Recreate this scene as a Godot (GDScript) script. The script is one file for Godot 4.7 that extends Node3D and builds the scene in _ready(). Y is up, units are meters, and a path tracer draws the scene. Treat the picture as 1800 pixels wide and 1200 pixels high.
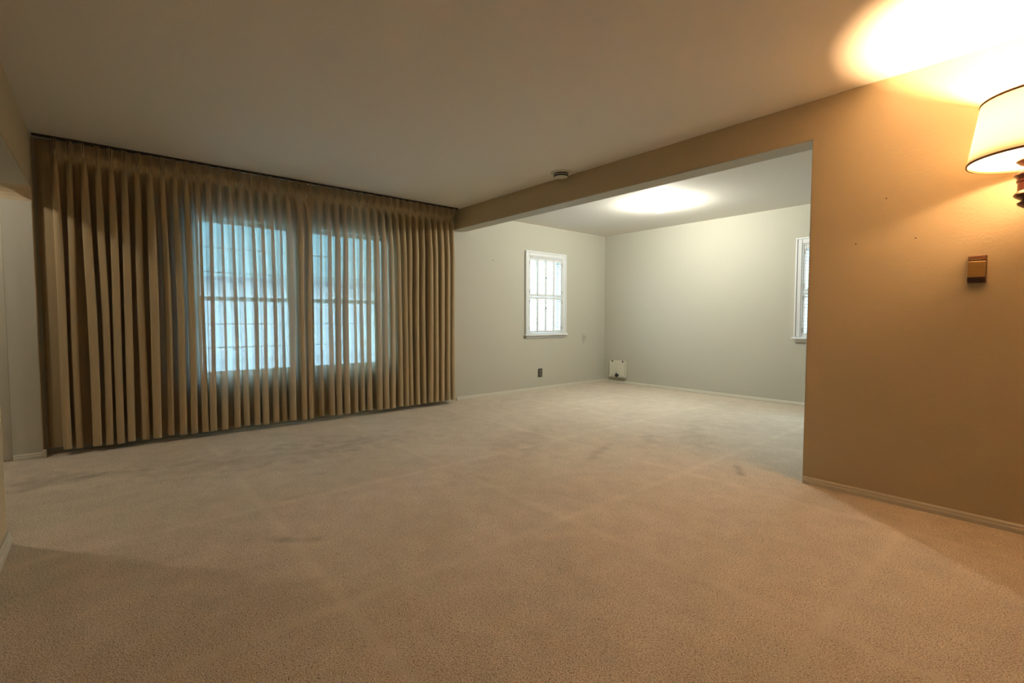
extends Node3D
# Empty living room with drawn curtains, seen towards the opening of a bright dining room.
# x runs along the curtain wall, z towards the viewer, y up; metres.

const CEIL := 2.44        # ceiling height
const FRONT := -5.217     # room face of the window wall
const PART := 3.46        # living-room face of the partition wall
const PTHICK := 0.183
const FAR := 6.487        # dining-room face of the end wall
const OPEN_END := -1.131  # where the opening in the partition ends
const HEAD := 2.202       # underside of the header
const LEFT := -0.375      # room face of the left wall
const LTHICK := 0.163
const BACK := 4.5

var rng := RandomNumberGenerator.new()
var M := {}
var used := {}


func _ready() -> void:
	rng.seed = 7
	# ---- camera ----
	var cam := Camera3D.new()
	cam.name = "camera"
	cam.position = Vector3(0, 1.0682, 0)
	cam.rotation_degrees = Vector3(-2.74, -40.343, 0.058)
	cam.fov = rad_to_deg(2.0 * atan(600.0 / 846.5))
	cam.near = 0.05
	cam.far = 200.0
	add_child(cam)
	# ---- sky and exposure ----
	var we := WorldEnvironment.new()
	we.name = "environment"
	var env := Environment.new()
	env.background_mode = Environment.BG_SKY
	var sm := ProceduralSkyMaterial.new()
	sm.sky_top_color = Color(0.64, 0.82, 0.92)
	sm.sky_horizon_color = Color(0.80, 0.91, 0.94)
	sm.ground_horizon_color = Color(0.55, 0.58, 0.58)
	sm.ground_bottom_color = Color(0.40, 0.42, 0.40)
	sm.energy_multiplier = 26.0
	var sky := Sky.new()
	sky.sky_material = sm
	env.sky = sky
	env.tonemap_mode = Environment.TONE_MAPPER_LINEAR
	env.tonemap_exposure = 1.0
	env.sdfgi_enabled = true
	env.ssao_enabled = true
	env.ssil_enabled = true
	we.environment = env
	add_child(we)

	make_materials()
	build_shell()
	build_windows()
	build_outside()
	build_baseboards()
	build_curtains()
	build_sconce()
	build_dome_lights()
	build_fittings()


# ------------------------------------------------------------------ materials
func lin(r: float, g: float, b: float) -> Color:
	return Color(r, g, b).linear_to_srgb()


func mat(called: String, c: Color, rough := 0.9, metal := 0.0) -> StandardMaterial3D:
	var m := StandardMaterial3D.new()
	m.resource_name = called
	m.albedo_color = c
	m.roughness = rough
	m.metallic = metal
	M[called] = m
	return m


func noise_tex(freq: float, size: int, octaves := 4, kind := FastNoiseLite.TYPE_SIMPLEX_SMOOTH, sd := 1, ramp: Gradient = null, warp := 0.0) -> NoiseTexture2D:
	var n := FastNoiseLite.new()
	n.noise_type = kind
	n.frequency = freq
	n.fractal_octaves = octaves
	n.seed = sd
	n.domain_warp_enabled = warp > 0.0
	n.domain_warp_amplitude = warp
	n.domain_warp_frequency = 0.05
	var t := NoiseTexture2D.new()
	t.width = size
	t.height = size
	t.seamless = true
	t.noise = n
	if ramp:
		t.color_ramp = ramp
	return t


func ramp_of(stops: Array) -> Gradient:
	var g := Gradient.new()
	var o := PackedFloat32Array()
	var c := PackedColorArray()
	for s in stops:
		o.append(s[0])
		c.append(s[1])
	g.offsets = o
	g.colors = c
	return g


func make_materials() -> void:
	# painted plaster: cream walls, white ceilings, both with a faint roller texture
	var plaster := noise_tex(0.06, 512, 3)
	var w := mat("wall_paint", lin(0.48, 0.465, 0.39), 0.75)
	var c := mat("ceiling_paint", lin(0.74, 0.71, 0.65), 0.85)
	var tan := mat("light_matched_tan", lin(0.52, 0.43, 0.28), 0.75)  # dim warm lamp light of the living room put into the wall colour
	for m in [w, c, tan]:
		m.heightmap_enabled = true
		m.heightmap_texture = plaster
		m.heightmap_scale = 0.05
		m.uv1_triplanar = true
		m.uv1_world_triplanar = true
		m.uv1_scale = Vector3(1.6, 1.6, 1.6)
	mat("trim_paint", lin(0.58, 0.55, 0.46), 0.5)
	mat("shutter_paint", lin(0.72, 0.74, 0.75), 0.45)
	mat("sash_paint", lin(0.72, 0.74, 0.72), 0.45)
	mat("dark_bronze", lin(0.035, 0.024, 0.016), 0.55)
	mat("black_plastic", lin(0.012, 0.012, 0.012), 0.45)
	mat("brown_plastic", lin(0.03, 0.026, 0.018), 0.4)
	mat("grey_plastic", lin(0.16, 0.16, 0.14), 0.45)
	mat("white_plastic", lin(0.62, 0.60, 0.52), 0.45)
	mat("panel_paint", lin(0.66, 0.64, 0.53), 0.5)
	mat("brass", lin(0.55, 0.36, 0.12), 0.32, 0.9)
	mat("hinge_metal", lin(0.42, 0.43, 0.43), 0.5, 0.2)
	var sg := mat("smudge", lin(0.28, 0.27, 0.23), 0.9)
	sg.vertex_color_use_as_albedo = true
	sg.transparency = BaseMaterial3D.TRANSPARENCY_ALPHA
	sg.cull_mode = BaseMaterial3D.CULL_DISABLED
	mat("steel", lin(0.5, 0.5, 0.5), 0.35, 0.9)
	mat("thermostat_face", lin(0.24, 0.15, 0.05), 0.4, 0.3)
	mat("thermostat_body", lin(0.10, 0.045, 0.02), 0.4)
	mat("thermostat_lip", lin(0.03, 0.011, 0.007), 0.45)
	mat("thermostat_print", lin(0.42, 0.30, 0.18), 0.5)
	mat("shade_trim", lin(0.11, 0.05, 0.018), 0.7)
	# turned wood of the sconce
	var wood := mat("turned_wood", Color.WHITE, 0.35)
	wood.albedo_texture = noise_tex(0.02, 256, 4, FastNoiseLite.TYPE_SIMPLEX_SMOOTH, 3, ramp_of([[0.0, Color(0.22, 0.085, 0.035)], [0.5, Color(0.31, 0.13, 0.055)], [1.0, Color(0.40, 0.19, 0.08)]]))
	wood.uv1_triplanar = true
	wood.uv1_scale = Vector3(9, 2.0, 9)
	wood.clearcoat_enabled = true
	wood.clearcoat = 0.4
	wood.clearcoat_roughness = 0.25
	# lamp shade: parchment that lets light through
	var sh := mat("shade_parchment", lin(0.80, 0.74, 0.58), 0.9)
	sh.backlight_enabled = true
	sh.backlight = lin(0.075, 0.062, 0.038)
	sh.cull_mode = BaseMaterial3D.CULL_DISABLED
	var milk := mat("milk_glass", lin(0.82, 0.80, 0.74), 0.3)  # glass of the added bowl that shapes the sconce light
	milk.albedo_color.a = 0.945
	milk.transparency = BaseMaterial3D.TRANSPARENCY_ALPHA
	milk.backlight_enabled = true
	milk.backlight = lin(1.0, 0.94, 0.80)
	milk.cull_mode = BaseMaterial3D.CULL_DISABLED
	# curtain: loosely woven beige cloth
	var cu := mat("curtain_cloth", lin(0.47, 0.355, 0.20), 0.95)
	cu.albedo_color.a = 0.925
	cu.backlight_enabled = true
	cu.backlight = lin(0.095, 0.097, 0.095)
	cu.transparency = BaseMaterial3D.TRANSPARENCY_ALPHA
	cu.cull_mode = BaseMaterial3D.CULL_DISABLED
	var tape := mat("pleat_cloth", lin(0.50, 0.40, 0.26), 0.95)
	tape.cull_mode = BaseMaterial3D.CULL_DISABLED
	# glass
	var g := mat("window_glass", Color(0.9, 0.97, 0.97, 0.06), 0.02)
	g.transparency = BaseMaterial3D.TRANSPARENCY_ALPHA
	# lamps
	var bw := mat("bulb_warm", Color.WHITE, 0.5)
	bw.emission_enabled = true
	bw.emission = lin(1.0, 0.62, 0.30)
	bw.emission_energy_multiplier = 6.0
	var dg := mat("lamp_glass", lin(0.85, 0.87, 0.85), 0.4)
	dg.emission_enabled = true
	dg.emission = lin(0.95, 1.0, 0.97)
	dg.emission_energy_multiplier = 2.2
	# outdoors
	mat("concrete", lin(0.55, 0.57, 0.58), 0.9)
	mat("pale_siding", lin(0.74, 0.80, 0.82), 0.8)
	mat("roof_shingle", lin(0.22, 0.34, 0.34), 0.95)
	mat("gutter_paint", lin(0.2, 0.22, 0.25), 0.6)
	make_carpet()


func make_carpet() -> void:
	# fine pile on uv1 (a tile of 1.2 m), wear and soiling on uv2 (the whole floor)
	var m := mat("carpet", Color.WHITE, 1.0)
	m.metallic_specular = 0.1
	m.albedo_texture = noise_tex(0.19, 1024, 3, FastNoiseLite.TYPE_SIMPLEX, 11, ramp_of([
		[0.0, lin(0.12, 0.08, 0.05)], [0.20, lin(0.20, 0.14, 0.09)], [0.30, lin(0.50, 0.41, 0.31)], [0.40, lin(0.70, 0.60, 0.47)], [0.55, lin(0.74, 0.645, 0.51)], [0.8, lin(0.84, 0.745, 0.605)], [1.0, lin(0.9, 0.81, 0.67)]]), 12.0)
	m.heightmap_enabled = true
	m.heightmap_texture = noise_tex(0.19, 1024, 3, FastNoiseLite.TYPE_SIMPLEX, 11, null, 12.0)
	m.heightmap_scale = 0.22
	m.rim_enabled = true
	m.rim = 0.25
	m.rim_tint = 0.5
	m.detail_enabled = true
	m.detail_blend_mode = BaseMaterial3D.BLEND_MODE_MUL
	m.detail_uv_layer = BaseMaterial3D.DETAIL_UV_2
	m.detail_albedo = ImageTexture.create_from_image(soil_map())


const SOIL := [  # worn and soiled patches: x, z, half length, half width, turn in degrees, strength
	[0.95, -4.0, 0.85, 0.32, -8.0, 0.30], [-0.30, -4.35, 0.28, 0.18, 10.0, 0.45], [0.05, -4.25, 0.16, 0.07, 0.0, 0.35],
	[0.66, -2.42, 0.16, 0.03, -40.0, 0.4], [1.7, -4.1, 0.7, 0.3, -25.0, 0.18], [2.9, -3.2, 0.5, 0.2, 25.0, 0.22], [3.0, -2.45, 0.35, 0.05, 20.0, 0.3],
	[3.6, -2.4, 0.5, 0.08, 30.0, 0.22], [4.2, -2.3, 0.6, 0.14, 30.0, 0.2], [3.37, -1.5, 0.16, 0.03, 35.0, 0.5], [1.6, -1.5, 0.5, 0.25, 30.0, 0.12],
	[3.2, -0.75, 0.25, 0.45, 0.0, 0.15], [2.2, -2.7, 0.6, 0.2, 10.0, 0.1], [0.3, -1.8, 0.7, 0.4, 30.0, 0.12], [1.15, -3.35, 0.06, 0.04, 0.0, 0.3], [0.85, -3.0, 0.07, 0.03, 10.0, 0.3],
]


func soil_map() -> Image:
	var n := 512
	var im := Image.create(n, n, false, Image.FORMAT_RGB8)
	var a := FastNoiseLite.new()
	a.frequency = 0.9
	a.fractal_octaves = 4
	a.seed = 5
	var b := FastNoiseLite.new()
	b.frequency = 5.0
	b.fractal_octaves = 3
	b.seed = 9
	for j in n:
		for i in n:
			var x := -2.3 + 9.2 * (i + 0.5) / n
			var z := -5.5 + 10.3 * (j + 0.5) / n
			var k := 1.0 + 0.10 * a.get_noise_2d(x, z) + 0.09 * b.get_noise_2d(x, z)
			for s in SOIL:
				var t := deg_to_rad(s[4])
				var dx: float = x - s[0]
				var dz: float = z - s[1]
				var u: float = (dx * cos(t) - dz * sin(t)) / s[2]
				var v: float = (dx * sin(t) + dz * cos(t)) / s[3]
				var r: float = sqrt(u * u + v * v) + 0.9 * b.get_noise_2d(x * 1.3 + 7.0, z * 1.3)
				k -= 0.62 * s[5] * (1.0 - smoothstep(0.0, 1.35, r))
			k = clampf(k, 0.35, 1.1) / 1.1
			im.set_pixel(i, j, Color(k, k * (0.985 + 0.015 * k), k * (0.96 + 0.04 * k)).linear_to_srgb())
	return im


# ------------------------------------------------------------------ helpers
func numbered(called: String) -> String:
	if not used.has(called):
		used[called] = 0
		return called
	used[called] += 1
	return "%s_%03d" % [called, used[called]]


func mb() -> SurfaceTool:
	var st := SurfaceTool.new()
	st.begin(Mesh.PRIMITIVE_TRIANGLES)
	st.set_smooth_group(-1)
	return st


func obj(called: String, st: SurfaceTool, m: Material, parent: Node = self, made: Mesh = null) -> MeshInstance3D:
	var o := MeshInstance3D.new()
	o.name = numbered(called) if parent == self else called
	o.mesh = made if made else st.commit()
	o.material_override = m
	parent.add_child(o, true)
	return o


func tag(o: Node, label: String, category: String, group := "", kind := "") -> Node:
	o.set_meta("label", label)
	o.set_meta("category", category)
	if group:
		o.set_meta("group", group)
	if kind:
		o.set_meta("kind", kind)
	return o


func thing(called: String, label: String, category: String, at := Vector3.ZERO, turn := 0.0, kind := "", group := "") -> Node3D:
	var o := Node3D.new()
	o.name = numbered(called)
	add_child(o)
	o.position = at
	o.rotation_degrees.y = turn
	tag(o, label, category, group, kind)
	return o


func tri(st: SurfaceTool, a: Vector3, b: Vector3, c: Vector3, away: Vector3) -> void:
	var n := (b - a).cross(c - a)
	if n.length_squared() < 1e-16:
		return
	if n.dot(away) < 0.0:
		n = -n
		var t := b
		b = c
		c = t
	n = n.normalized()
	for p in [a, c, b]:
		st.set_normal(n)
		st.set_uv(Vector2(p.x, p.y))
		st.add_vertex(p)


func quad(st: SurfaceTool, a: Vector3, b: Vector3, c: Vector3, d: Vector3, away: Vector3) -> void:
	tri(st, a, b, c, away)
	tri(st, a, c, d, away)


func box(st: SurfaceTool, lo: Vector3, hi: Vector3) -> void:
	var c := (lo + hi) / 2.0
	var h := (hi - lo) / 2.0
	for ax in 3:
		for s in [-1.0, 1.0]:
			var n := Vector3.ZERO
			n[ax] = s
			var u := Vector3.ZERO
			u[(ax + 1) % 3] = h[(ax + 1) % 3]
			var v := Vector3.ZERO
			v[(ax + 2) % 3] = h[(ax + 2) % 3]
			var o: Vector3 = c + n * h[ax]
			quad(st, o - u - v, o + u - v, o + u + v, o - u + v, n)


# a box with chamfered edges, optionally turned about its centre
func cbox(st: SurfaceTool, lo: Vector3, hi: Vector3, b: float, turn := Basis.IDENTITY) -> void:
	var c := (lo + hi) / 2.0
	var h := (hi - lo) / 2.0
	b = minf(b, 0.49 * minf(h.x, minf(h.y, h.z)) * 2.0)
	var at := func(sx: float, sy: float, sz: float, ax: int) -> Vector3:
		var k := Vector3(sx * (h.x - (0.0 if ax == 0 else b)), sy * (h.y - (0.0 if ax == 1 else b)), sz * (h.z - (0.0 if ax == 2 else b)))
		return c + turn * k
	for s in [-1.0, 1.0]:
		quad(st, at.call(s, -1, -1, 0), at.call(s, 1, -1, 0), at.call(s, 1, 1, 0), at.call(s, -1, 1, 0), turn * Vector3(s, 0, 0))
		quad(st, at.call(-1, s, -1, 1), at.call(1, s, -1, 1), at.call(1, s, 1, 1), at.call(-1, s, 1, 1), turn * Vector3(0, s, 0))
		quad(st, at.call(-1, -1, s, 2), at.call(1, -1, s, 2), at.call(1, 1, s, 2), at.call(-1, 1, s, 2), turn * Vector3(0, 0, s))
		for t in [-1.0, 1.0]:
			quad(st, at.call(s, t, -1, 0), at.call(s, t, 1, 0), at.call(s, t, 1, 1), at.call(s, t, -1, 1), turn * Vector3(s, t, 0))
			quad(st, at.call(s, -1, t, 0), at.call(s, 1, t, 0), at.call(s, 1, t, 2), at.call(s, -1, t, 2), turn * Vector3(s, 0, t))
			quad(st, at.call(-1, s, t, 1), at.call(1, s, t, 1), at.call(1, s, t, 2), at.call(-1, s, t, 2), turn * Vector3(0, s, t))
			for r in [-1.0, 1.0]:
				tri(st, at.call(s, t, r, 0), at.call(s, t, r, 1), at.call(s, t, r, 2), turn * Vector3(s, t, r))


# a profile of (radius, height) turned about y, standing at c
func lathe(st: SurfaceTool, profile: Array, c: Vector3, segs := 48, turn := Basis.IDENTITY) -> void:
	var ns: Array = []
	for i in profile.size() - 1:
		var d: Vector2 = profile[i + 1] - profile[i]
		ns.append(Vector2(d.y, -d.x).normalized())
	for i in profile.size() - 1:
		var a: Vector2 = profile[i]
		var b: Vector2 = profile[i + 1]
		if a.is_equal_approx(b):
			continue
		var na: Vector2 = ns[i]
		var nb: Vector2 = ns[i]
		if i > 0 and ns[i - 1].dot(ns[i]) > 0.75:
			na = (ns[i - 1] + ns[i]).normalized()
		if i < ns.size() - 1 and ns[i + 1].dot(ns[i]) > 0.75:
			nb = (ns[i + 1] + ns[i]).normalized()
		for k in segs:
			var t0 := TAU * k / segs
			var t1 := TAU * (k + 1) / segs
			var v := [ring(a, t0), ring(a, t1), ring(b, t1), ring(b, t0)]
			var n := [spin(na, t0), spin(na, t1), spin(nb, t1), spin(nb, t0)]
			for q in [[0, 1, 2], [0, 2, 3]]:
				if v[q[0]].is_equal_approx(v[q[1]]) or v[q[1]].is_equal_approx(v[q[2]]) or v[q[0]].is_equal_approx(v[q[2]]):
					continue
				var face: Vector3 = (v[q[1]] - v[q[0]]).cross(v[q[2]] - v[q[0]])
				var order: Array = q if face.dot(n[q[0]]) < 0.0 else [q[0], q[2], q[1]]
				for j in order:
					st.set_normal(turn * n[j])
					st.set_uv(Vector2(0, 0))
					st.add_vertex(c + turn * v[j])


func ring(p: Vector2, t: float) -> Vector3:
	return Vector3(p.x * cos(t), p.y, p.x * sin(t))


func spin(n: Vector2, t: float) -> Vector3:
	return Vector3(n.x * cos(t), n.y, n.x * sin(t))


# a flat outline (u, v) pushed along w by d; the frame f maps (u, v, w) to the scene
func extrude(st: SurfaceTool, outline: PackedVector2Array, d: float, f: Transform3D) -> void:
	var o := outline.duplicate()
	if Geometry2D.is_polygon_clockwise(o):
		o.reverse()
	var idx := Geometry2D.triangulate_polygon(o)
	for i in range(0, idx.size(), 3):
		var p := [o[idx[i]], o[idx[i + 1]], o[idx[i + 2]]]
		tri(st, f * Vector3(p[0].x, p[0].y, 0), f * Vector3(p[1].x, p[1].y, 0), f * Vector3(p[2].x, p[2].y, 0), f.basis * Vector3(0, 0, -signf(d)))
		tri(st, f * Vector3(p[0].x, p[0].y, d), f * Vector3(p[1].x, p[1].y, d), f * Vector3(p[2].x, p[2].y, d), f.basis * Vector3(0, 0, signf(d)))
	for i in o.size():
		var a := o[i]
		var b := o[(i + 1) % o.size()]
		var e := b - a
		quad(st, f * Vector3(a.x, a.y, 0), f * Vector3(b.x, b.y, 0), f * Vector3(b.x, b.y, d), f * Vector3(a.x, a.y, d), f.basis * Vector3(e.y, -e.x, 0))


# a wall slab in the plane z = z0 .. z0 - thick with rectangular holes [x0, y0, x1, y1]
func holed_wall(st: SurfaceTool, x0: float, x1: float, y0: float, y1: float, z0: float, z1: float, holes: Array, along_z := false) -> void:
	var xs := [x0, x1]
	for h in holes:
		xs.append(h[0])
		xs.append(h[2])
	xs.sort()
	for i in xs.size() - 1:
		if xs[i + 1] - xs[i] < 1e-4:
			continue
		var mid: float = (xs[i] + xs[i + 1]) / 2.0
		var cut := []
		for h in holes:
			if h[0] < mid and mid < h[2]:
				cut.append(h)
		cut.sort_custom(func(p, q): return p[1] < q[1])
		var y := y0
		for h in cut + [[0, y1, 0, y1]]:
			if h[1] > y:
				var p := Vector3(xs[i], y, minf(z0, z1))
				var q := Vector3(xs[i + 1], h[1], maxf(z0, z1))
				box(st, Vector3(p.z, p.y, p.x) if along_z else p, Vector3(q.z, q.y, q.x) if along_z else q)
			y = h[3]


# ------------------------------------------------------------------ room shell
const WIN_A := [0.64, 0.50, 1.525, 2.025]
const WIN_B := [1.645, 0.50, 2.575, 2.025]
const WIN_C := [4.74, 0.84, 5.45, 1.975]
const WIN_D := [-2.20, 0.845, -1.40, 1.97]   # along z in the end wall
const HALL := -2.0


func build_shell() -> void:
	# floor with two sets of texture coordinates
	var st := mb()
	var lo := Vector3(HALL - 0.15, -0.12, FRONT - 0.2)
	var hi := Vector3(FAR + 0.2, 0.0, BACK + 0.15)
	for p in [Vector3(lo.x, 0, lo.z), Vector3(hi.x, 0, lo.z), Vector3(hi.x, 0, hi.z), Vector3(lo.x, 0, lo.z), Vector3(hi.x, 0, hi.z), Vector3(lo.x, 0, hi.z)]:
		st.set_normal(Vector3.UP)
		st.set_uv(Vector2(p.x / 1.2, p.z / 1.2))
		st.set_uv2(Vector2((p.x + 2.3) / 9.2, (p.z + 5.5) / 10.3))
		st.add_vertex(p)
	box(st, lo, hi - Vector3(0, 0.001, 0))
	tag(obj("floor", st, M.carpet), "worn beige wall-to-wall carpet with darker traffic patches", "floor", "", "structure")

	st = mb()
	box(st, Vector3(LEFT - 0.08, CEIL, FRONT - 0.2), Vector3(FAR + 0.2, CEIL + 0.15, BACK + 0.15))
	tag(obj("ceiling", st, M.ceiling_paint), "flat white plaster ceiling over both rooms", "ceiling", "", "structure")
	st = mb()
	box(st, Vector3(HALL - 0.15, CEIL, FRONT - 0.2), Vector3(LEFT - 0.08, CEIL + 0.15, BACK + 0.15))
	tag(obj("ceiling_hall", st, M.ceiling_paint), "white ceiling of the hall beyond the left opening", "ceiling", "", "structure")

	# window wall, running on into the dining room
	st = mb()
	holed_wall(st, LEFT - LTHICK, FAR + 0.16, 0.0, CEIL, FRONT, FRONT - 0.16, [WIN_A, WIN_B, WIN_C])
	tag(obj("wall_front", st, M.wall_paint), "cream wall with the curtained windows and the small shuttered window", "wall", "", "structure")

	# dining-room end wall
	st = mb()
	holed_wall(st, FRONT - 0.16, 0.3, 0.0, CEIL, FAR, FAR + 0.16, [WIN_D], true)
	tag(obj("wall_far", st, M.wall_paint), "cream end wall of the bright dining room", "wall", "", "structure")

	# partition: solid beside the sconce, header over the opening
	st = mb()
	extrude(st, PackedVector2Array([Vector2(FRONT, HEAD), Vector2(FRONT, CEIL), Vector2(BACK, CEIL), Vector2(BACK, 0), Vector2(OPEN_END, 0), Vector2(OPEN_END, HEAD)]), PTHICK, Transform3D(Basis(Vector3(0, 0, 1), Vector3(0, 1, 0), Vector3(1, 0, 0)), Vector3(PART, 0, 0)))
	tag(obj("wall_right", st, M.light_matched_tan), "partition wall with the wide opening and header, warmly lit by the sconce", "wall", "", "structure")

	st = mb()  # added lining: keeps the lit underside and edge lighter than the tan wall
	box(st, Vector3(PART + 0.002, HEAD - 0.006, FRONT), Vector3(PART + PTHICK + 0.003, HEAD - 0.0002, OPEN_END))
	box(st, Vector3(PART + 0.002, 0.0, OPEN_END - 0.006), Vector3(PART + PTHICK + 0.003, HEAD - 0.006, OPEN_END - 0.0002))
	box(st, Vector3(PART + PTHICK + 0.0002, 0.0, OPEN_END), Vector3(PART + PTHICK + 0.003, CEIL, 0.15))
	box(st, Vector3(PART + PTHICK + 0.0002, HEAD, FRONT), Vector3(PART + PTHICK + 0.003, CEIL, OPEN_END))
	tag(obj("added_lining_opening", st, M.wall_paint), "thin cream lining added over the tan so the lit header underside, opening edge and dining face stay light", "trim", "", "structure")

	# left wall with an opening whose far top corner is rounded
	var pts := PackedVector2Array([Vector2(BACK, 0), Vector2(BACK, CEIL), Vector2(FRONT, CEIL), Vector2(FRONT, 0), Vector2(-5.105, 0)])
	var r := 0.10
	for k in 7:
		var t := PI / 2 * k / 6.0
		pts.append(Vector2(-5.105 + r * (1.0 - cos(t)), 2.035 - r * (1.0 - sin(t))))
	for k in 7:
		var t := PI / 2 * k / 6.0
		pts.append(Vector2(-3.245 - r * (1.0 - sin(t)), 2.035 - r * (1.0 - cos(t))))
	pts.append(Vector2(-3.245, 0))
	st = mb()
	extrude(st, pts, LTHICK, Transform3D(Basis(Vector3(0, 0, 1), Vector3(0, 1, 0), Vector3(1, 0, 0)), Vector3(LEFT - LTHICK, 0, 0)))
	tag(obj("wall_left", st, M.light_matched_tan), "left wall, tinted tan to match its dim warm light, with a wide round-cornered opening to the hall", "wall", "", "structure")

	st = mb()  # added lining: lightens the jamb and soffit where hall light falls
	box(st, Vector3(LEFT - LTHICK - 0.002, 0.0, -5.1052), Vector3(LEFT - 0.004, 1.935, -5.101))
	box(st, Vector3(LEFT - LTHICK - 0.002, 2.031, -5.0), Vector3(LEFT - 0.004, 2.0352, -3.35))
	tag(obj("added_lining_hall", st, M.wall_paint), "thin cream lining added over the tan so the lit jamb and soffit of the hall opening stay light", "trim", "", "structure")

	st = mb()
	box(st, Vector3(HALL - 0.15, 0, BACK), Vector3(FAR + 0.16, CEIL, BACK + 0.15))
	tag(obj("wall_back", st, M.wall_paint), "cream back wall behind the viewpoint", "wall", "", "structure")
	st = mb()
	box(st, Vector3(PART + PTHICK, 0, 0.15), Vector3(FAR, CEIL, 0.3))
	tag(obj("wall_dining_back", st, M.wall_paint), "cream dining room wall hidden behind the partition", "wall", "", "structure")
	# hall beyond the left opening
	st = mb()
	holed_wall(st, HALL, LEFT - LTHICK, 0, CEIL, FRONT + 0.06, FRONT - 0.16, [[-1.40, 0.0, -0.60, 2.04]])
	tag(obj("wall_hall_front", st, M.wall_paint), "cream hall wall around the white door", "wall", "", "structure")
	st = mb()
	box(st, Vector3(HALL - 0.15, 0, FRONT - 0.16), Vector3(HALL, CEIL, BACK))
	tag(obj("wall_hall_side", st, M.wall_paint), "cream side wall of the hall beyond the opening", "wall", "", "structure")
	build_door()


func build_door() -> void:
	var z := FRONT + 0.06
	var d := thing("door_1", "white door with moulded casing in the hall beyond the left opening", "door", Vector3(-1.0, 0, z), 0, "structure")
	var st := mb()
	cbox(st, Vector3(-0.395, 0.01, -0.10), Vector3(0.395, 2.03, -0.06), 0.003)
	obj("door_leaf", st, M.trim_paint, d)
	st = mb()
	for s in [-1.0, 1.0]:
		cbox(st, Vector3(s * 0.43 - 0.03, 0, 0.0), Vector3(s * 0.43 + 0.03, 2.07, 0.018), 0.006)
	cbox(st, Vector3(-0.46, 2.05, 0.0), Vector3(0.46, 2.11, 0.018), 0.006)
	obj("door_casing", st, M.trim_paint, d)
	st = mb()
	for s in [-1.0, 1.0]:
		for k in [[0.15, 0.85], [1.0, 1.9]]:
			cbox(st, Vector3(s * 0.19 - 0.13, k[0], -0.062), Vector3(s * 0.19 + 0.13, k[1], -0.052), 0.006)
	obj("door_panel", st, M.trim_paint, d)
	st = mb()
	lathe(st, [Vector2(0.0, 0.065), Vector2(0.018, 0.063), Vector2(0.027, 0.05), Vector2(0.024, 0.036), Vector2(0.011, 0.028), Vector2(0.011, 0.008), Vector2(0.03, 0.006), Vector2(0.03, 0.0)], Vector3(-0.33, 0.95, -0.06), 20, Basis(Vector3.RIGHT, PI / 2))
	obj("door_knob", st, M.brass, d)


# ------------------------------------------------------------------ windows
func build_windows() -> void:
	sash_window("window_1", WIN_A, "left sash window glowing through the drawn curtain")
	sash_window("window_2", WIN_B, "right sash window glowing through the drawn curtain")
	shutter_window("window_3", Vector3((WIN_C[0] + WIN_C[2]) / 2, 0, FRONT), 0.0, WIN_C[2] - WIN_C[0], WIN_C[1], WIN_C[3], "small window with two tiers of white louvred shutters beside the dining room corner")
	shutter_window("window_4", Vector3(FAR, 0, (WIN_D[0] + WIN_D[2]) / 2), -90.0, WIN_D[2] - WIN_D[0], WIN_D[1], WIN_D[3], "white shuttered window in the end wall, mostly hidden by the partition edge", 0.8)


func sash_window(called: String, w: Array, label: String) -> void:
	var h: float = w[3] - w[1]
	var half: float = (w[2] - w[0]) / 2.0
	var t := thing(called, label, "window", Vector3((w[0] + w[2]) / 2.0, w[1], FRONT - 0.03), 0, "structure")
	var st := mb()
	for s in [-1.0, 1.0]:
		cbox(st, Vector3(s * (half - 0.012) - 0.012, 0, -0.12), Vector3(s * (half - 0.012) + 0.012, h, 0.03), 0.003)
		cbox(st, Vector3(-half + 0.024, h * (0.5 + 0.5 * s) - (0.024 if s > 0 else 0.0), -0.12), Vector3(half - 0.024, h * (0.5 + 0.5 * s) + (0.0 if s > 0 else 0.024), 0.03), 0.003)
	obj("window_frame", st, M.sash_paint, t)
	var mid := h * 0.493
	for tier in 2:
		var y0 := 0.024 if tier == 0 else mid - 0.02
		var y1 := mid + 0.02 if tier == 0 else h - 0.024
		var z := -0.045 if tier == 0 else -0.085
		st = mb()
		for s in [-1.0, 1.0]:
			cbox(st, Vector3(s * (half - 0.042) - 0.018, y0, z - 0.018), Vector3(s * (half - 0.042) + 0.018, y1, z + 0.018), 0.004)
		cbox(st, Vector3(-half + 0.06, y0, z - 0.018), Vector3(half - 0.06, y0 + 0.04, z + 0.018), 0.004)
		cbox(st, Vector3(-half + 0.06, y1 - 0.036, z - 0.018), Vector3(half - 0.06, y1, z + 0.018), 0.004)
		var sash := obj("sash", st, M.sash_paint, t)
		var a := y0 + 0.04
		var b := y1 - 0.036
		for k in 3:
			var p0 := a + (b - a) * k / 3.0
			var p1 := a + (b - a) * (k + 1) / 3.0
			st = mb()
			box(st, Vector3(-half + 0.06, p0 + (0.0035 if k else 0.0), z - 0.002), Vector3(half - 0.06, p1 - (0.0035 if k < 2 else 0.0), z + 0.002))
			obj("pane", st, M.window_glass, sash)
			if k:
				st = mb()
				cbox(st, Vector3(-half + 0.06, p0 - 0.0045, z - 0.012), Vector3(half - 0.06, p0 + 0.0045, z + 0.012), 0.002)
				obj("muntin", st, M.sash_paint, sash)


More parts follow.
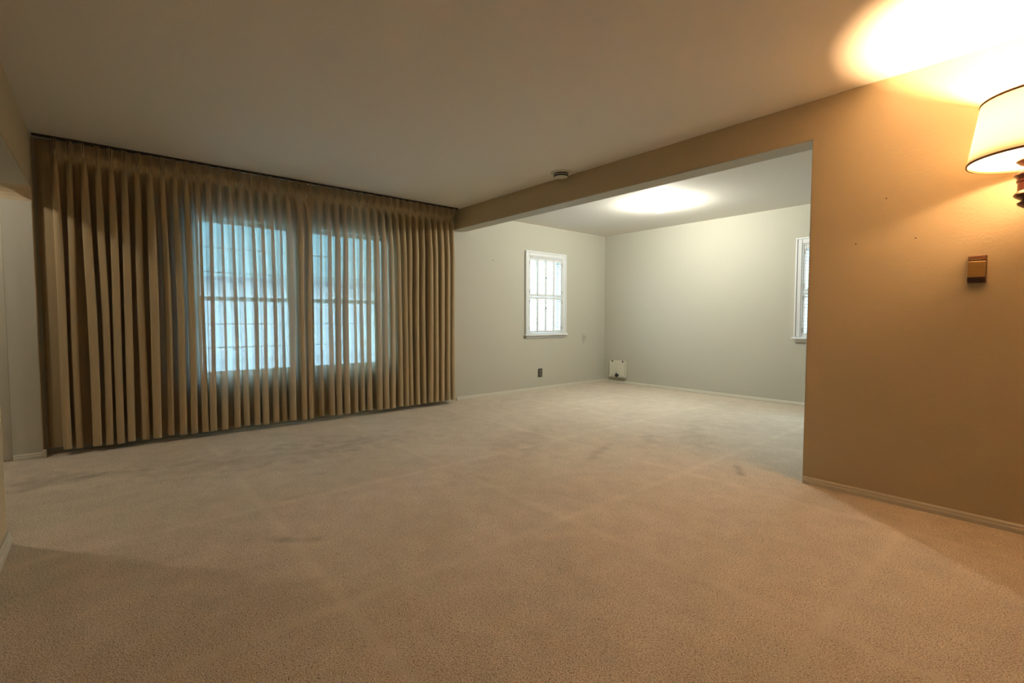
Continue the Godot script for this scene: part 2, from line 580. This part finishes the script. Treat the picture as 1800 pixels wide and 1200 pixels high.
# a window with casing, sill and eight louvred shutter panels; its own axes: x to the right as seen from the room, z into the room
func shutter_window(called: String, at: Vector3, turn: float, width: float, y0: float, y1: float, label: String, closed := 0.0) -> void:
	var t := thing(called, label, "window", at, turn, "structure")
	var half := width / 2.0
	var st := mb()
	for s in [-1.0, 1.0]:
		cbox(st, Vector3(s * (half + 0.032) - 0.034, y0, 0.0), Vector3(s * (half + 0.032) + 0.034, y1 + 0.06, 0.022), 0.006)
		cbox(st, Vector3(s * (half + 0.058) - 0.01, y0, 0.0), Vector3(s * (half + 0.058) + 0.01, y1 + 0.0565, 0.032), 0.003)
	cbox(st, Vector3(-half + 0.002, y1 + 0.001, 0.0), Vector3(half - 0.002, y1 + 0.07, 0.022), 0.008)
	cbox(st, Vector3(-half - 0.068, y1 + 0.056, 0.0), Vector3(half + 0.068, y1 + 0.076, 0.032), 0.003)
	obj("casing", st, M.shutter_paint, t)
	st = mb()
	cbox(st, Vector3(-half - 0.085, y0 - 0.03, -0.02), Vector3(half + 0.085, y0 - 0.001, 0.055), 0.007)
	obj("sill", st, M.shutter_paint, t)
	st = mb()
	cbox(st, Vector3(-half - 0.06, y0 - 0.062, 0.0), Vector3(half + 0.06, y0 - 0.03, 0.02), 0.006)
	obj("apron", st, M.shutter_paint, t)
	# outer sash and glass
	st = mb()
	for s in [-1.0, 1.0]:
		cbox(st, Vector3(s * (half - 0.02) - 0.02, y0, -0.13), Vector3(s * (half - 0.02) + 0.02, y1, -0.10), 0.004)
	for y in [y0, (y0 + y1) / 2 - 0.02, y1 - 0.04]:
		cbox(st, Vector3(-half + 0.04, y, -0.13), Vector3(half - 0.04, y + 0.04, -0.10), 0.004)
	obj("sash", st, M.sash_paint, t)
	for k in 2:
		st = mb()
		var ym := (y0 + y1) / 2
		box(st, Vector3(-half + 0.04, (y0 + 0.04) if k == 0 else ym + 0.02, -0.117), Vector3(half - 0.04, ym - 0.02 if k == 0 else y1 - 0.04, -0.113))
		obj("pane", st, M.window_glass, t)
	# shutter frame
	st = mb()
	for s in [-1.0, 1.0]:
		cbox(st, Vector3(s * (half - 0.008) - 0.008, y0, -0.04), Vector3(s * (half - 0.008) + 0.008, y1, 0.012), 0.003)
	cbox(st, Vector3(-half + 0.016, y1 - 0.016, -0.04), Vector3(half - 0.016, y1, 0.012), 0.003)
	cbox(st, Vector3(-half + 0.016, y0, -0.04), Vector3(half - 0.016, y0 + 0.012, 0.012), 0.003)
	obj("shutter_frame", st, M.shutter_paint, t)
	var pw := (width - 0.036) / 4.0
	var split := y0 + (y1 - y0) * 0.487
	var slat := mb()
	cbox(slat, Vector3(-pw / 2 + 0.022, -0.0024, -0.02), Vector3(pw / 2 - 0.022, 0.0024, 0.02), 0.002)
	var slat_mesh := slat.commit()
	for tier in 2:
		var a := y0 + 0.014 if tier == 0 else split + 0.002
		var b := split - 0.002 if tier == 0 else y1 - 0.018
		for k in 4:
			var cx := -half + 0.018 + pw * (k + 0.5)
			st = mb()
			for s in [-1.0, 1.0]:
				cbox(st, Vector3(cx + s * (pw / 2 - 0.0115) - 0.0105, a, -0.022), Vector3(cx + s * (pw / 2 - 0.0115) + 0.0105, b, 0.006), 0.003)
			cbox(st, Vector3(cx - pw / 2 + 0.022, a, -0.022), Vector3(cx + pw / 2 - 0.022, a + 0.036, 0.006), 0.003)
			cbox(st, Vector3(cx - pw / 2 + 0.022, b - 0.036, -0.022), Vector3(cx + pw / 2 - 0.022, b, 0.006), 0.003)
			var panel := obj("shutter_panel", st, M.shutter_paint, t)
			var n := int(round((b - a - 0.072) / 0.040))
			var tilt := closed if closed > 0.0 else 0.04 if k < 3 else 0.5
			for j in n:
				var l := obj("louver", null, M.shutter_paint, panel, slat_mesh)
				l.position = Vector3(cx, a + 0.036 + (b - a - 0.072) * (j + 0.5) / n, -0.008)
				l.rotation.x = tilt
			st = mb()
			cbox(st, Vector3(cx - 0.004, a + 0.058, 0.011), Vector3(cx + 0.004, b - 0.058, 0.019), 0.002)
			obj("tilt_rod", st, M.sash_paint, panel)
			if k == 1:
				st = mb()
				lathe(st, [Vector2(0.0, 0.022), Vector2(0.008, 0.02), Vector2(0.010, 0.014), Vector2(0.005, 0.008), Vector2(0.006, 0.0)], Vector3(cx + pw / 2 - 0.006, lerpf(a, b, 0.5 if tier else 0.68), 0.006), 14, Basis(Vector3.RIGHT, PI / 2))
				obj("knob", st, M.grey_plastic, panel)
			if k == 0 or k == 3:
				for y in [a + 0.07, b - 0.07]:
					st = mb()
					var hx := -half + 0.017 if k == 0 else half - 0.017
					cbox(st, Vector3(hx - 0.007, y - 0.025, 0.004), Vector3(hx + 0.007, y + 0.025, 0.0155), 0.002)
					obj("hinge", st, M.hinge_metal, panel)


# ------------------------------------------------------------------ outdoors
func build_outside() -> void:
	var st := mb()
	box(st, Vector3(-30, -0.5, -60), Vector3(40, -0.35, 30))
	tag(obj("ground", st, M.concrete), "pale concrete drive outside the windows", "ground", "", "structure")
	var h := thing("house", "pale neighbouring house with dark low roof seen through the curtained windows", "house", Vector3(6, -0.35, -19.0))
	st = mb()
	box(st, Vector3(-14, 0, -12), Vector3(16, 2.74, 0))
	obj("house_wall", st, M.pale_siding, h)
	st = mb()
	extrude(st, PackedVector2Array([Vector2(0.6, 2.72), Vector2(-6.0, 6.7), Vector2(-12.6, 2.72)]), 31.0, Transform3D(Basis(Vector3(0, 0, 1), Vector3(0, 1, 0), Vector3(1, 0, 0)), Vector3(-14.5, 0, 0)))
	obj("roof", st, M.roof_shingle, h)
	st = mb()
	cbox(st, Vector3(-14.5, 2.66, 0.58), Vector3(16.5, 2.80, 0.72), 0.02)
	obj("gutter", st, M.gutter_paint, h)


# ------------------------------------------------------------------ baseboards
func base_profile(hgt: float, dep: float) -> PackedVector2Array:
	return PackedVector2Array([Vector2(0, 0), Vector2(dep, 0), Vector2(dep, hgt * 0.45), Vector2(dep * 0.75, hgt * 0.62), Vector2(dep * 0.75, hgt * 0.82), Vector2(dep * 0.35, hgt), Vector2(0, hgt)])


func baseboard(called: String, from: Vector3, to: Vector3, out: Vector3, label: String, hgt := 0.045, dep := 0.016) -> void:
	var st := mb()
	var along := (to - from).normalized()
	extrude(st, base_profile(hgt, dep), from.distance_to(to), Transform3D(Basis(out, Vector3.UP, along), from))
	tag(obj(called, st, M.trim_paint), label, "baseboard", "", "structure")


func build_baseboards() -> void:
	baseboard("baseboard_right", Vector3(PART, 0, OPEN_END), Vector3(PART, 0, BACK), Vector3(-1, 0, 0), "low moulded baseboard along the warm partition wall")
	baseboard("baseboard_front", Vector3(PART + 0.02, 0, FRONT), Vector3(FAR - 0.016, 0, FRONT), Vector3(0, 0, 1), "low pale baseboard under the small shuttered window")
	baseboard("baseboard_far", Vector3(FAR, 0, FRONT), Vector3(FAR, 0, 0.15), Vector3(-1, 0, 0), "low pale baseboard along the dining room end wall")
	baseboard("baseboard_left", Vector3(LEFT, 0, -3.245), Vector3(LEFT, 0, BACK), Vector3(1, 0, 0), "pale baseboard along the near left wall", 0.06, 0.016)
	baseboard("baseboard_jamb", Vector3(LEFT - LTHICK, 0, -5.105), Vector3(LEFT + 0.0, 0, -5.105), Vector3(0, 0, 1), "short pale baseboard across the end of the left wall", 0.045, 0.014)
	var st := mb()
	cbox(st, Vector3(LEFT - 0.008, 0, -5.122), Vector3(LEFT + 0.018, 0.058, -5.085), 0.004)
	tag(obj("trim_corner", st, M.trim_paint), "small corner block ending the short baseboard beside the curtain", "trim", "", "structure")


# ------------------------------------------------------------------ curtains
const CTOP := 2.4225
const CMID := -5.088


func build_curtains() -> void:
	var st := mb()
	cbox(st, Vector3(LEFT + 0.012, 2.4255, CMID - 0.016), Vector3(PART - 0.03, CEIL, CMID + 0.016), 0.003)
	var tr := thing("curtain_track", "slim dark curtain track along the ceiling above the drapes", "curtain track", Vector3.ZERO)
	obj("rail", st, M.dark_bronze, tr)
	curtain(-0.245, 0.0832, 23, -0.345, 1.612, "left pinch-pleated beige drape hanging over the left window", 21, true)
	curtain(1.553, 0.0855, 22, 1.49, 3.405, "right pinch-pleated beige drape ending at the partition header", 22, false)


# first pleat at x0, n pleats step apart; the cloth runs from xa to xb
func curtain(x0: float, step: float, n: int, xa: float, xb: float, label: String, sd: int, left: bool) -> void:
	var r := RandomNumberGenerator.new()
	r.seed = sd
	var amp := []
	var sub := []
	var ph := []
	var sway := []
	var hem := []
	for i in n + 3:
		amp.append(r.randf_range(0.55, 1.2))
		sub.append(r.randf_range(-0.5, 0.5))
		ph.append(r.randf_range(-0.20, 0.20))
		sway.append(r.randf_range(0, TAU))
		hem.append(r.randf_range(-0.006, 0.006))
	var t := thing("curtain", label, "curtain", Vector3.ZERO, 0.0, "", "drawn beige drapes")
	var rows := 72
	var per := 28
	var ua := (xa - x0) / step
	var ub := (xb - x0) / step
	var cols := int(round((ub - ua) * per))
	var pos := PackedVector3Array()
	var uvs := PackedVector2Array()
	for j in rows + 1:
		var f := float(j) / rows
		var v := 2.372 * (f * f * 0.35 + f * 0.65)
		for i in cols + 1:
			var u := lerpf(ua, ub, float(i) / cols)
			var k := int(floor(u + 0.5))      # nearest pleat
			var q := clampi(k + 1, 0, n + 2)
			var i0 := clampi(int(floor(u)) + 1, 0, n + 1)
			var s := u - floorf(u)
			var w := smoothstep(0.0, 1.0, s)
			var full := 0.55 * smoothstep(0.09, 0.27, v) + 0.45 * smoothstep(0.14, 0.65, v)
			var deep := smoothstep(0.3, 1.4, v)
			var a: float = lerpf(amp[i0], amp[i0 + 1], w)
			var shift: float = lerpf(ph[i0], ph[i0 + 1], w) * (0.3 + 0.7 * deep) * full + 0.07 * deep * lerpf(sin(sway[i0] + v * 1.7), sin(sway[i0 + 1] + v * 1.7), w)
			var wave: float = tanh(1.5 * (cos(TAU * (s + shift)) - 0.1)) / 0.9
			var A: float = 0.068 * full * a
			var scallop := (1.0 - full) * (0.004 - 0.030 * pow(absf(sin(PI * s)), 0.8))
			var z: float = CMID + scallop - 0.035 * exp(-pow((v - 0.125) / 0.04, 2.0)) * pow(cos(PI * s), 4.0) + A * wave + full * 0.010 * lerpf(sub[i0], sub[i0 + 1], w) * cos(2.0 * TAU * s + sway[q])
			var x: float = x0 + step * u + full * step * (0.165 + 0.03 * deep) * a * sin(2.0 * TAU * (s + shift))
			# outer edge turns back to the wall, inner edge hangs free in loose folds
			if left and u < 0.0:
				x = lerpf(x, x0 - 0.108, smoothstep(0.2, 1.0, u / ua))
				z = lerpf(lerpf(z, CMID - 0.07, smoothstep(0.0, 0.35, u / ua)), FRONT + 0.018, smoothstep(0.35, 1.0, u / ua))
			if not left and u > n - 1:
				var e := smoothstep(0.0, 1.0, (u - (n - 1)) / (ub - (n - 1)))
				x = lerpf(x, x0 + step * (n - 1) + 0.012, e)
				z = lerpf(z, FRONT + 0.018, e)
			if left and u > n - 3.2:
				var e := smoothstep(n - 3.2, n - 1.6, u)
				z = lerpf(z, CMID + 0.052 + 0.45 * (z - CMID), e * smoothstep(0.0, 0.3, v))
				x += 0.03 * e * smoothstep(0.03, 0.5, v) * (1.0 - 0.5 * deep)
			if not left and u < 2.0:
				var e := smoothstep(2.0, 0.6, u)
				z = lerpf(z, CMID - 0.045 + 0.45 * (z - CMID), e)
			var hm: float = lerpf(hem[i0], hem[i0 + 1], w) * smoothstep(1.9, 2.37, v)
			var droop := 0.0
			if left and u > n - 2.0:
				droop = 0.055 * smoothstep(n - 2.0, ub, u) * (1.0 - smoothstep(0.0, 0.9, v))
			pos.append(Vector3(x, CTOP - v + hm - droop, z))
			uvs.append(Vector2(u * step * 2.0, v))
	t.position = Vector3((xa + xb) / 2.0, CTOP - 2.372, CMID)
	var st := SurfaceTool.new()
	st.begin(Mesh.PRIMITIVE_TRIANGLES)
	st.set_smooth_group(0)
	for i in pos.size():
		st.set_uv(uvs[i])
		st.add_vertex(pos[i] - t.position)
	for j in rows:
		for i in cols:
			var a0 := j * (cols + 1) + i
			var b0 := a0 + cols + 1
			for x in [a0, a0 + 1, b0, a0 + 1, b0 + 1, b0]:
				st.add_index(x)
	st.generate_normals()
	obj("cloth", st, M.curtain_cloth, t)
	# the pinched pleats: three fingers of cloth tacked together at the foot
	var pm := pleat_mesh()
	for i in n:
		var p := obj("pinch_pleat", null, M.pleat_cloth, t, pm)
		p.position = Vector3(x0 + step * i + r.randf_range(-0.002, 0.002), CTOP - 0.004, CMID + 0.004) - t.position
		p.rotation.y = r.randf_range(-0.25, 0.25)


func pleat_mesh() -> Mesh:
	var st := SurfaceTool.new()
	st.begin(Mesh.PRIMITIVE_TRIANGLES)
	st.set_smooth_group(0)
	var base := 0
	for f in 3:
		var fan := (f - 1) * 0.015
		for j in 9:
			var v := j / 8.0
			var y := -0.1 * v
			var cx := fan * (1.0 - 0.85 * v * v)
			var w := 0.0046 * (1.0 - 0.45 * v)
			var d := 0.052 * (1.0 - 0.55 * v * v) * (1.0 if f == 1 else 0.85)
			for k in 9:
				var a := PI * k / 8.0
				st.add_vertex(Vector3(cx * (0.25 + 0.75 * sin(a)) - w * cos(a), y, d * sin(a) - 0.004))
		for j in 8:
			for k in 8:
				var a0 := base + j * 9 + k
				var b0 := a0 + 9
				for x in [a0, a0 + 1, b0, a0 + 1, b0 + 1, b0]:
					st.add_index(x)
		base += 81
	st.generate_normals()
	return st.commit()


# ------------------------------------------------------------------ lamps
const LAMP := Vector3(3.184, 0.0, -0.132)


func build_sconce() -> void:
	var t := thing("wall_sconce", "wall lamp with lit parchment shade and turned wooden stem on the warm wall", "lamp", Vector3(LAMP.x, 1.5, LAMP.z))
	var y0 := 0.285     # foot of the shade over the thing's base
	var y1 := 0.549
	var r0 := 0.246
	var r1 := 0.208
	var st := mb()
	lathe(st, [Vector2(r0, y0), Vector2((r0 + r1) / 2, (y0 + y1) / 2), Vector2(r1, y1)], Vector3.ZERO, 96)
	obj("lamp_shade", st, M.shade_parchment, t)
	for e in [[r0, y0, -1.0], [r1, y1, 1.0]]:
		st = mb()
		var r: float = e[0]
		var y: float = e[1]
		lathe(st, [Vector2(r - 0.0025, y - 0.005), Vector2(r + 0.0025, y - 0.0055), Vector2(r + 0.0035, y), Vector2(r + 0.002, y + 0.0055), Vector2(r - 0.0025, y + 0.005), Vector2(r - 0.0025, y - 0.005)], Vector3.ZERO, 96)
		obj("shade_trim", st, M.shade_trim, t)
	# turned body, from the drop finial up to the candle cup
	st = mb()
	lathe(st, [Vector2(0.0, 0.005), Vector2(0.010, 0.008), Vector2(0.016, 0.022), Vector2(0.010, 0.034), Vector2(0.030, 0.052), Vector2(0.055, 0.070), Vector2(0.072, 0.082), Vector2(0.074, 0.090), Vector2(0.066, 0.096),
		Vector2(0.058, 0.100), Vector2(0.080, 0.116), Vector2(0.087, 0.124), Vector2(0.084, 0.133), Vector2(0.076, 0.139), Vector2(0.074, 0.143), Vector2(0.074, 0.180), Vector2(0.078, 0.183), Vector2(0.079, 0.190), Vector2(0.074, 0.194),
		Vector2(0.080, 0.204), Vector2(0.087, 0.212), Vector2(0.086, 0.219), Vector2(0.078, 0.223), Vector2(0.060, 0.236), Vector2(0.048, 0.250)], Vector3.ZERO, 56)
	obj("stem", st, M.turned_wood, t)
	st = mb()
	lathe(st, [Vector2(0.048, 0.250), Vector2(0.070, 0.262), Vector2(0.082, 0.274), Vector2(0.080, 0.283), Vector2(0.060, 0.286), Vector2(0.0, 0.286)], Vector3.ZERO, 48)
	obj("candle_cup", st, M.turned_wood, t)
	st = mb()
	lathe(st, [Vector2(0.016, 0.286), Vector2(0.016, 0.320), Vector2(0.013, 0.325), Vector2(0.0, 0.325)], Vector3.ZERO, 24)
	obj("socket", st, M.brass, t)
	st = mb()
	lathe(st, [Vector2(0.0, 0.325), Vector2(0.014, 0.326), Vector2(0.018, 0.34), Vector2(0.030, 0.37), Vector2(0.032, 0.39), Vector2(0.026, 0.412), Vector2(0.012, 0.423), Vector2(0.0, 0.425)], Vector3.ZERO, 32)
	obj("light_bulb", st, M.bulb_warm, t)
	st = mb()
	lathe(st, [Vector2(0.016, 0.296), Vector2(0.045, 0.297), Vector2(0.078, 0.303), Vector2(0.106, 0.312), Vector2(0.125, 0.326), Vector2(0.138, 0.346)], Vector3.ZERO, 64)
	obj("added_diffuser_bowl", st, M.milk_glass, t)  # bowl added under the bulb to hold back and spread its downward light
	# arm and wall plate
	st = mb()
	var d := PART - LAMP.x
	cbox(st, Vector3(0.05, 0.150, -0.012), Vector3(d - 0.015, 0.174, 0.012), 0.006)
	obj("arm", st, M.turned_wood, t)
	st = mb()
	cbox(st, Vector3(d - 0.024, 0.03, -0.055), Vector3(d, 0.28, 0.055), 0.010)
	obj("wall_plate", st, M.turned_wood, t)
	# harp that carries the shade
	st = mb()
	for k in 3:
		var b := Basis(Vector3.UP, TAU * k / 3.0 + 0.4)
		cbox(st, b * Vector3(r1 / 2, y1 - 0.012, 0) - Vector3(r1 / 2 - 0.003, 0.0018, 0.0018), b * Vector3(r1 / 2, y1 - 0.012, 0) + Vector3(r1 / 2 - 0.003, 0.0018, 0.0018), 0.0006, b)
	obj("shade_spider", st, M.brass, t)
	var l := OmniLight3D.new()
	l.name = "sconce_light"
	l.position = Vector3(0, 0.392, 0)
	l.light_color = lin(1.0, 0.58, 0.29)
	l.light_energy = 7.0
	l.light_size = 0.03
	l.omni_range = 14.0
	l.omni_attenuation = 2.0
	l.shadow_enabled = true
	t.add_child(l)


func dome_light(at: Vector3, label: String, energy: float, color: Color) -> void:
	var t := thing("ceiling_light", label, "ceiling light", at, 0.0)
	var st := mb()
	lathe(st, [Vector2(0.0, -0.012), Vector2(0.070, -0.012), Vector2(0.078, -0.008), Vector2(0.08, 0.0), Vector2(0.0, 0.0)], Vector3.ZERO, 48)
	obj("canopy", st, M.white_plastic, t)
	st = mb()
	lathe(st, [Vector2(0.0, -0.118), Vector2(0.05, -0.114), Vector2(0.088, -0.098), Vector2(0.112, -0.070), Vector2(0.118, -0.045), Vector2(0.108, -0.018), Vector2(0.095, -0.004), Vector2(0.082, -0.002), Vector2(0.078, -0.013), Vector2(0.0, -0.013)], Vector3.ZERO, 56)
	obj("lamp_globe", st, M.lamp_glass, t)
	var l := OmniLight3D.new()
	l.name = "ceiling_lamp_light"
	l.position = Vector3(0, -0.062, 0)
	l.light_color = color
	l.light_energy = energy
	l.light_size = 0.04
	l.omni_range = 12.0
	l.omni_attenuation = 2.0
	l.shadow_enabled = true
	t.add_child(l)


func build_dome_lights() -> void:
	dome_light(Vector3(5.08, CEIL, -3.27), "glowing round ceiling light in the dining room", 3.0, lin(1.0, 0.98, 0.86))
	dome_light(Vector3(-1.2, CEIL, -4.3), "unseen round ceiling light added to light the hall beyond the left opening", 0.6, lin(1.0, 0.9, 0.75))  # unseen lamp, added to brighten the jamb and hall


# ------------------------------------------------------------------ small fittings
func build_fittings() -> void:
	# smoke alarm
	var t := thing("smoke_alarm", "round white smoke alarm with dark slots on the ceiling beside the header", "smoke alarm", Vector3(3.33, CEIL, -3.21))
	var st := mb()
	lathe(st, [Vector2(0.0, -0.014), Vector2(0.086, -0.014), Vector2(0.094, -0.010), Vector2(0.097, 0.0), Vector2(0.0, 0.0)], Vector3.ZERO, 56)
	obj("base", st, M.white_plastic, t)
	st = mb()
	lathe(st, [Vector2(0.0, -0.042), Vector2(0.068, -0.042), Vector2(0.072, -0.014), Vector2(0.0, -0.014)], Vector3.ZERO, 48)
	obj("vent_slot", st, M.black_plastic, t)
	st = mb()
	lathe(st, [Vector2(0.060, -0.031), Vector2(0.076, -0.0305), Vector2(0.078, -0.028), Vector2(0.076, -0.0255), Vector2(0.060, -0.025)], Vector3.ZERO, 48)
	obj("vent_ring", st, M.white_plastic, t)
	st = mb()
	lathe(st, [Vector2(0.0, -0.050), Vector2(0.04, -0.049), Vector2(0.058, -0.0465), Vector2(0.064, -0.043), Vector2(0.060, -0.041), Vector2(0.0, -0.041)], Vector3.ZERO, 48)
	obj("cap", st, M.white_plastic, t)

	# thermostat
	t = thing("thermostat", "small brown thermostat with a dark lettered top band on the warm wall", "thermostat", Vector3(PART, 1.253, -0.352), -90.0)
	st = mb()
	cbox(st, Vector3(-0.036, 0.0, 0.0), Vector3(0.036, 0.142, 0.014), 0.003)
	obj("back_plate", st, M.thermostat_body, t)
	st = mb()
	extrude(st, PackedVector2Array([Vector2(0.014, 0.028), Vector2(0.038, 0.030), Vector2(0.038, 0.108), Vector2(0.036, 0.111), Vector2(0.014, 0.112)]), 0.066, Transform3D(Basis(Vector3(0, 0, 1), Vector3(0, 1, 0), Vector3(1, 0, 0)), Vector3(-0.033, 0, 0)))
	obj("cover", st, M.thermostat_face, t)
	st = mb()
	extrude(st, PackedVector2Array([Vector2(0.012, 0.002), Vector2(0.020, 0.003), Vector2(0.0375, 0.0285), Vector2(0.0375, 0.0305), Vector2(0.012, 0.030)]), 0.068, Transform3D(Basis(Vector3(0, 0, 1), Vector3(0, 1, 0), Vector3(1, 0, 0)), Vector3(-0.034, 0, 0)))
	obj("bottom_lip", st, M.thermostat_lip, t)
	st = mb()
	cbox(st, Vector3(-0.034, 0.114, 0.012), Vector3(0.034, 0.141, 0.028), 0.003)
	obj("top_band", st, M.thermostat_body, t)
	st = mb()
	var wide := [0.0045, 0.003, 0.0035, 0.0024, 0.004, 0.003, 0.0034, 0.0028]
	var lx := -0.024
	for k in 8:
		box(st, Vector3(lx, 0.1185 + 0.0006 * (k % 3), 0.0275), Vector3(lx + wide[k], 0.1215 - 0.0004 * (k % 2), 0.0284))
		lx += wide[k] + 0.0016
	obj("lettering", st, M.thermostat_print, t)

	# electrical outlet
	t = thing("wall_outlet", "dark brown electrical outlet low on the wall below the small shuttered window", "outlet", Vector3(4.985, 0.19, FRONT))
	st = mb()
	cbox(st, Vector3(-0.043, 0, 0), Vector3(0.043, 0.128, 0.007), 0.003)
	obj("cover_plate", st, M.brown_plastic, t)
	for y in [0.037, 0.091]:
		st = mb()
		cbox(st, Vector3(-0.021, y - 0.019, 0.005), Vector3(0.021, y + 0.019, 0.010), 0.002)
		var rc := obj("receptacle", st, M.grey_plastic, t)
		st = mb()
		for s in [-1.0, 1.0]:
			box(st, Vector3(s * 0.007 - 0.0012, y - 0.006, 0.0095), Vector3(s * 0.007 + 0.0012, y + 0.008, 0.0105))
		obj("slot", st, M.black_plastic, rc)
	st = mb()
	lathe(st, [Vector2(0.0, 0.002), Vector2(0.003, 0.0015), Vector2(0.0035, 0.0)], Vector3(0, 0.064, 0.007), 12, Basis(Vector3.RIGHT, PI / 2))
	obj("screw", st, M.steel, t)

	# low panel on the end wall by the corner
	t = thing("access_panel", "square cream access panel with black latch low on the end wall by the corner", "access panel", Vector3(FAR, 0.125, -4.91), -90.0)
	st = mb()
	cbox(st, Vector3(-0.15, 0.0, 0.0), Vector3(0.15, 0.25, 0.028), 0.004)
	obj("panel", st, M.panel_paint, t)
	for s in [-1.0, 1.0]:
		st = mb()
		cbox(st, Vector3(s * 0.154 - 0.010, -0.006, 0.0), Vector3(s * 0.154 + 0.010, 0.245, 0.040), 0.003)
		obj("side_rail", st, M.trim_paint, t)
	st = mb()
	cbox(st, Vector3(-0.164, -0.022, 0.0), Vector3(0.164, -0.004, 0.050), 0.003)
	obj("bottom_rail", st, M.trim_paint, t)
	for x in [-0.108, 0.100]:
		st = mb()
		lathe(st, [Vector2(0.0, 0.010), Vector2(0.012, 0.008), Vector2(0.015, 0.0)], Vector3(x, 0.238, 0.027), 16, Basis(Vector3.RIGHT, PI / 2))
		obj("bolt", st, M.black_plastic, t)
	st = mb()
	cbox(st, Vector3(-0.030, -0.018, 0.028), Vector3(0.024, 0.030, 0.062), 0.004)
	cbox(st, Vector3(-0.026, 0.028, 0.03), Vector3(-0.010, 0.052, 0.045), 0.003)
	obj("latch", st, M.black_plastic, t)

	# nails left in the walls
	var spots := [[Vector3(PART, 1.759, -0.745), -1, "highest of three dark nails left in the warm wall"], [Vector3(PART, 1.516, -0.606), -1, "tiny nail in the warm wall nearest the thermostat"], [Vector3(PART, 1.515, -0.885), -1, "tiny nail in the warm wall nearest the opening"], [Vector3(4.08, 1.86, FRONT), 1, "tiny nail in the cream wall between curtain and small window"]]
	for s in spots:
		st = mb()
		var turn := Basis(Vector3.FORWARD, -PI / 2) if s[1] < 0 else Basis(Vector3.RIGHT, PI / 2)
		var rad := 0.0035 if s[1] < 0 else 0.007
		lathe(st, [Vector2(0.0, 0.006), Vector2(rad, 0.005), Vector2(rad, 0.004), Vector2(rad * 0.5, 0.0035), Vector2(rad * 0.5, 0.0)], Vector3.ZERO, 12, turn)
		var o := obj("nail", st, M.dark_bronze)
		o.position = s[0]
		tag(o, s[2], "nail", "nails left in the walls")

	# a soft grey smudge on the dining-room wall
	st = mb()
	for k in 24:
		var a0 := TAU * k / 24
		var a1 := TAU * (k + 1) / 24
		var radii := [0.0, 0.022, 0.045, 0.07]
		var fades := [0.26, 0.22, 0.10, 0.0]
		for q in 3:
			for c in [[q, a0], [q + 1, a1], [q + 1, a0], [q, a0], [q, a1], [q + 1, a1]]:
				var wob: float = 1.0 + 0.25 * sin(3.0 * c[1] + 0.7)
				st.set_color(Color(1, 1, 1, fades[c[0]]))
				st.set_normal(Vector3(0, 0, 1))
				st.set_uv(Vector2.ZERO)
				st.add_vertex(Vector3(radii[c[0]] * wob * cos(c[1]), 1.35 * radii[c[0]] * wob * sin(c[1]), 0))
	var sm := obj("wall_smudge", st, M.smudge)
	sm.position = Vector3(5.963, 0.75, FRONT + 0.0006)
	tag(sm, "faint grey smudge on the cream wall between the small window and the corner", "stain")
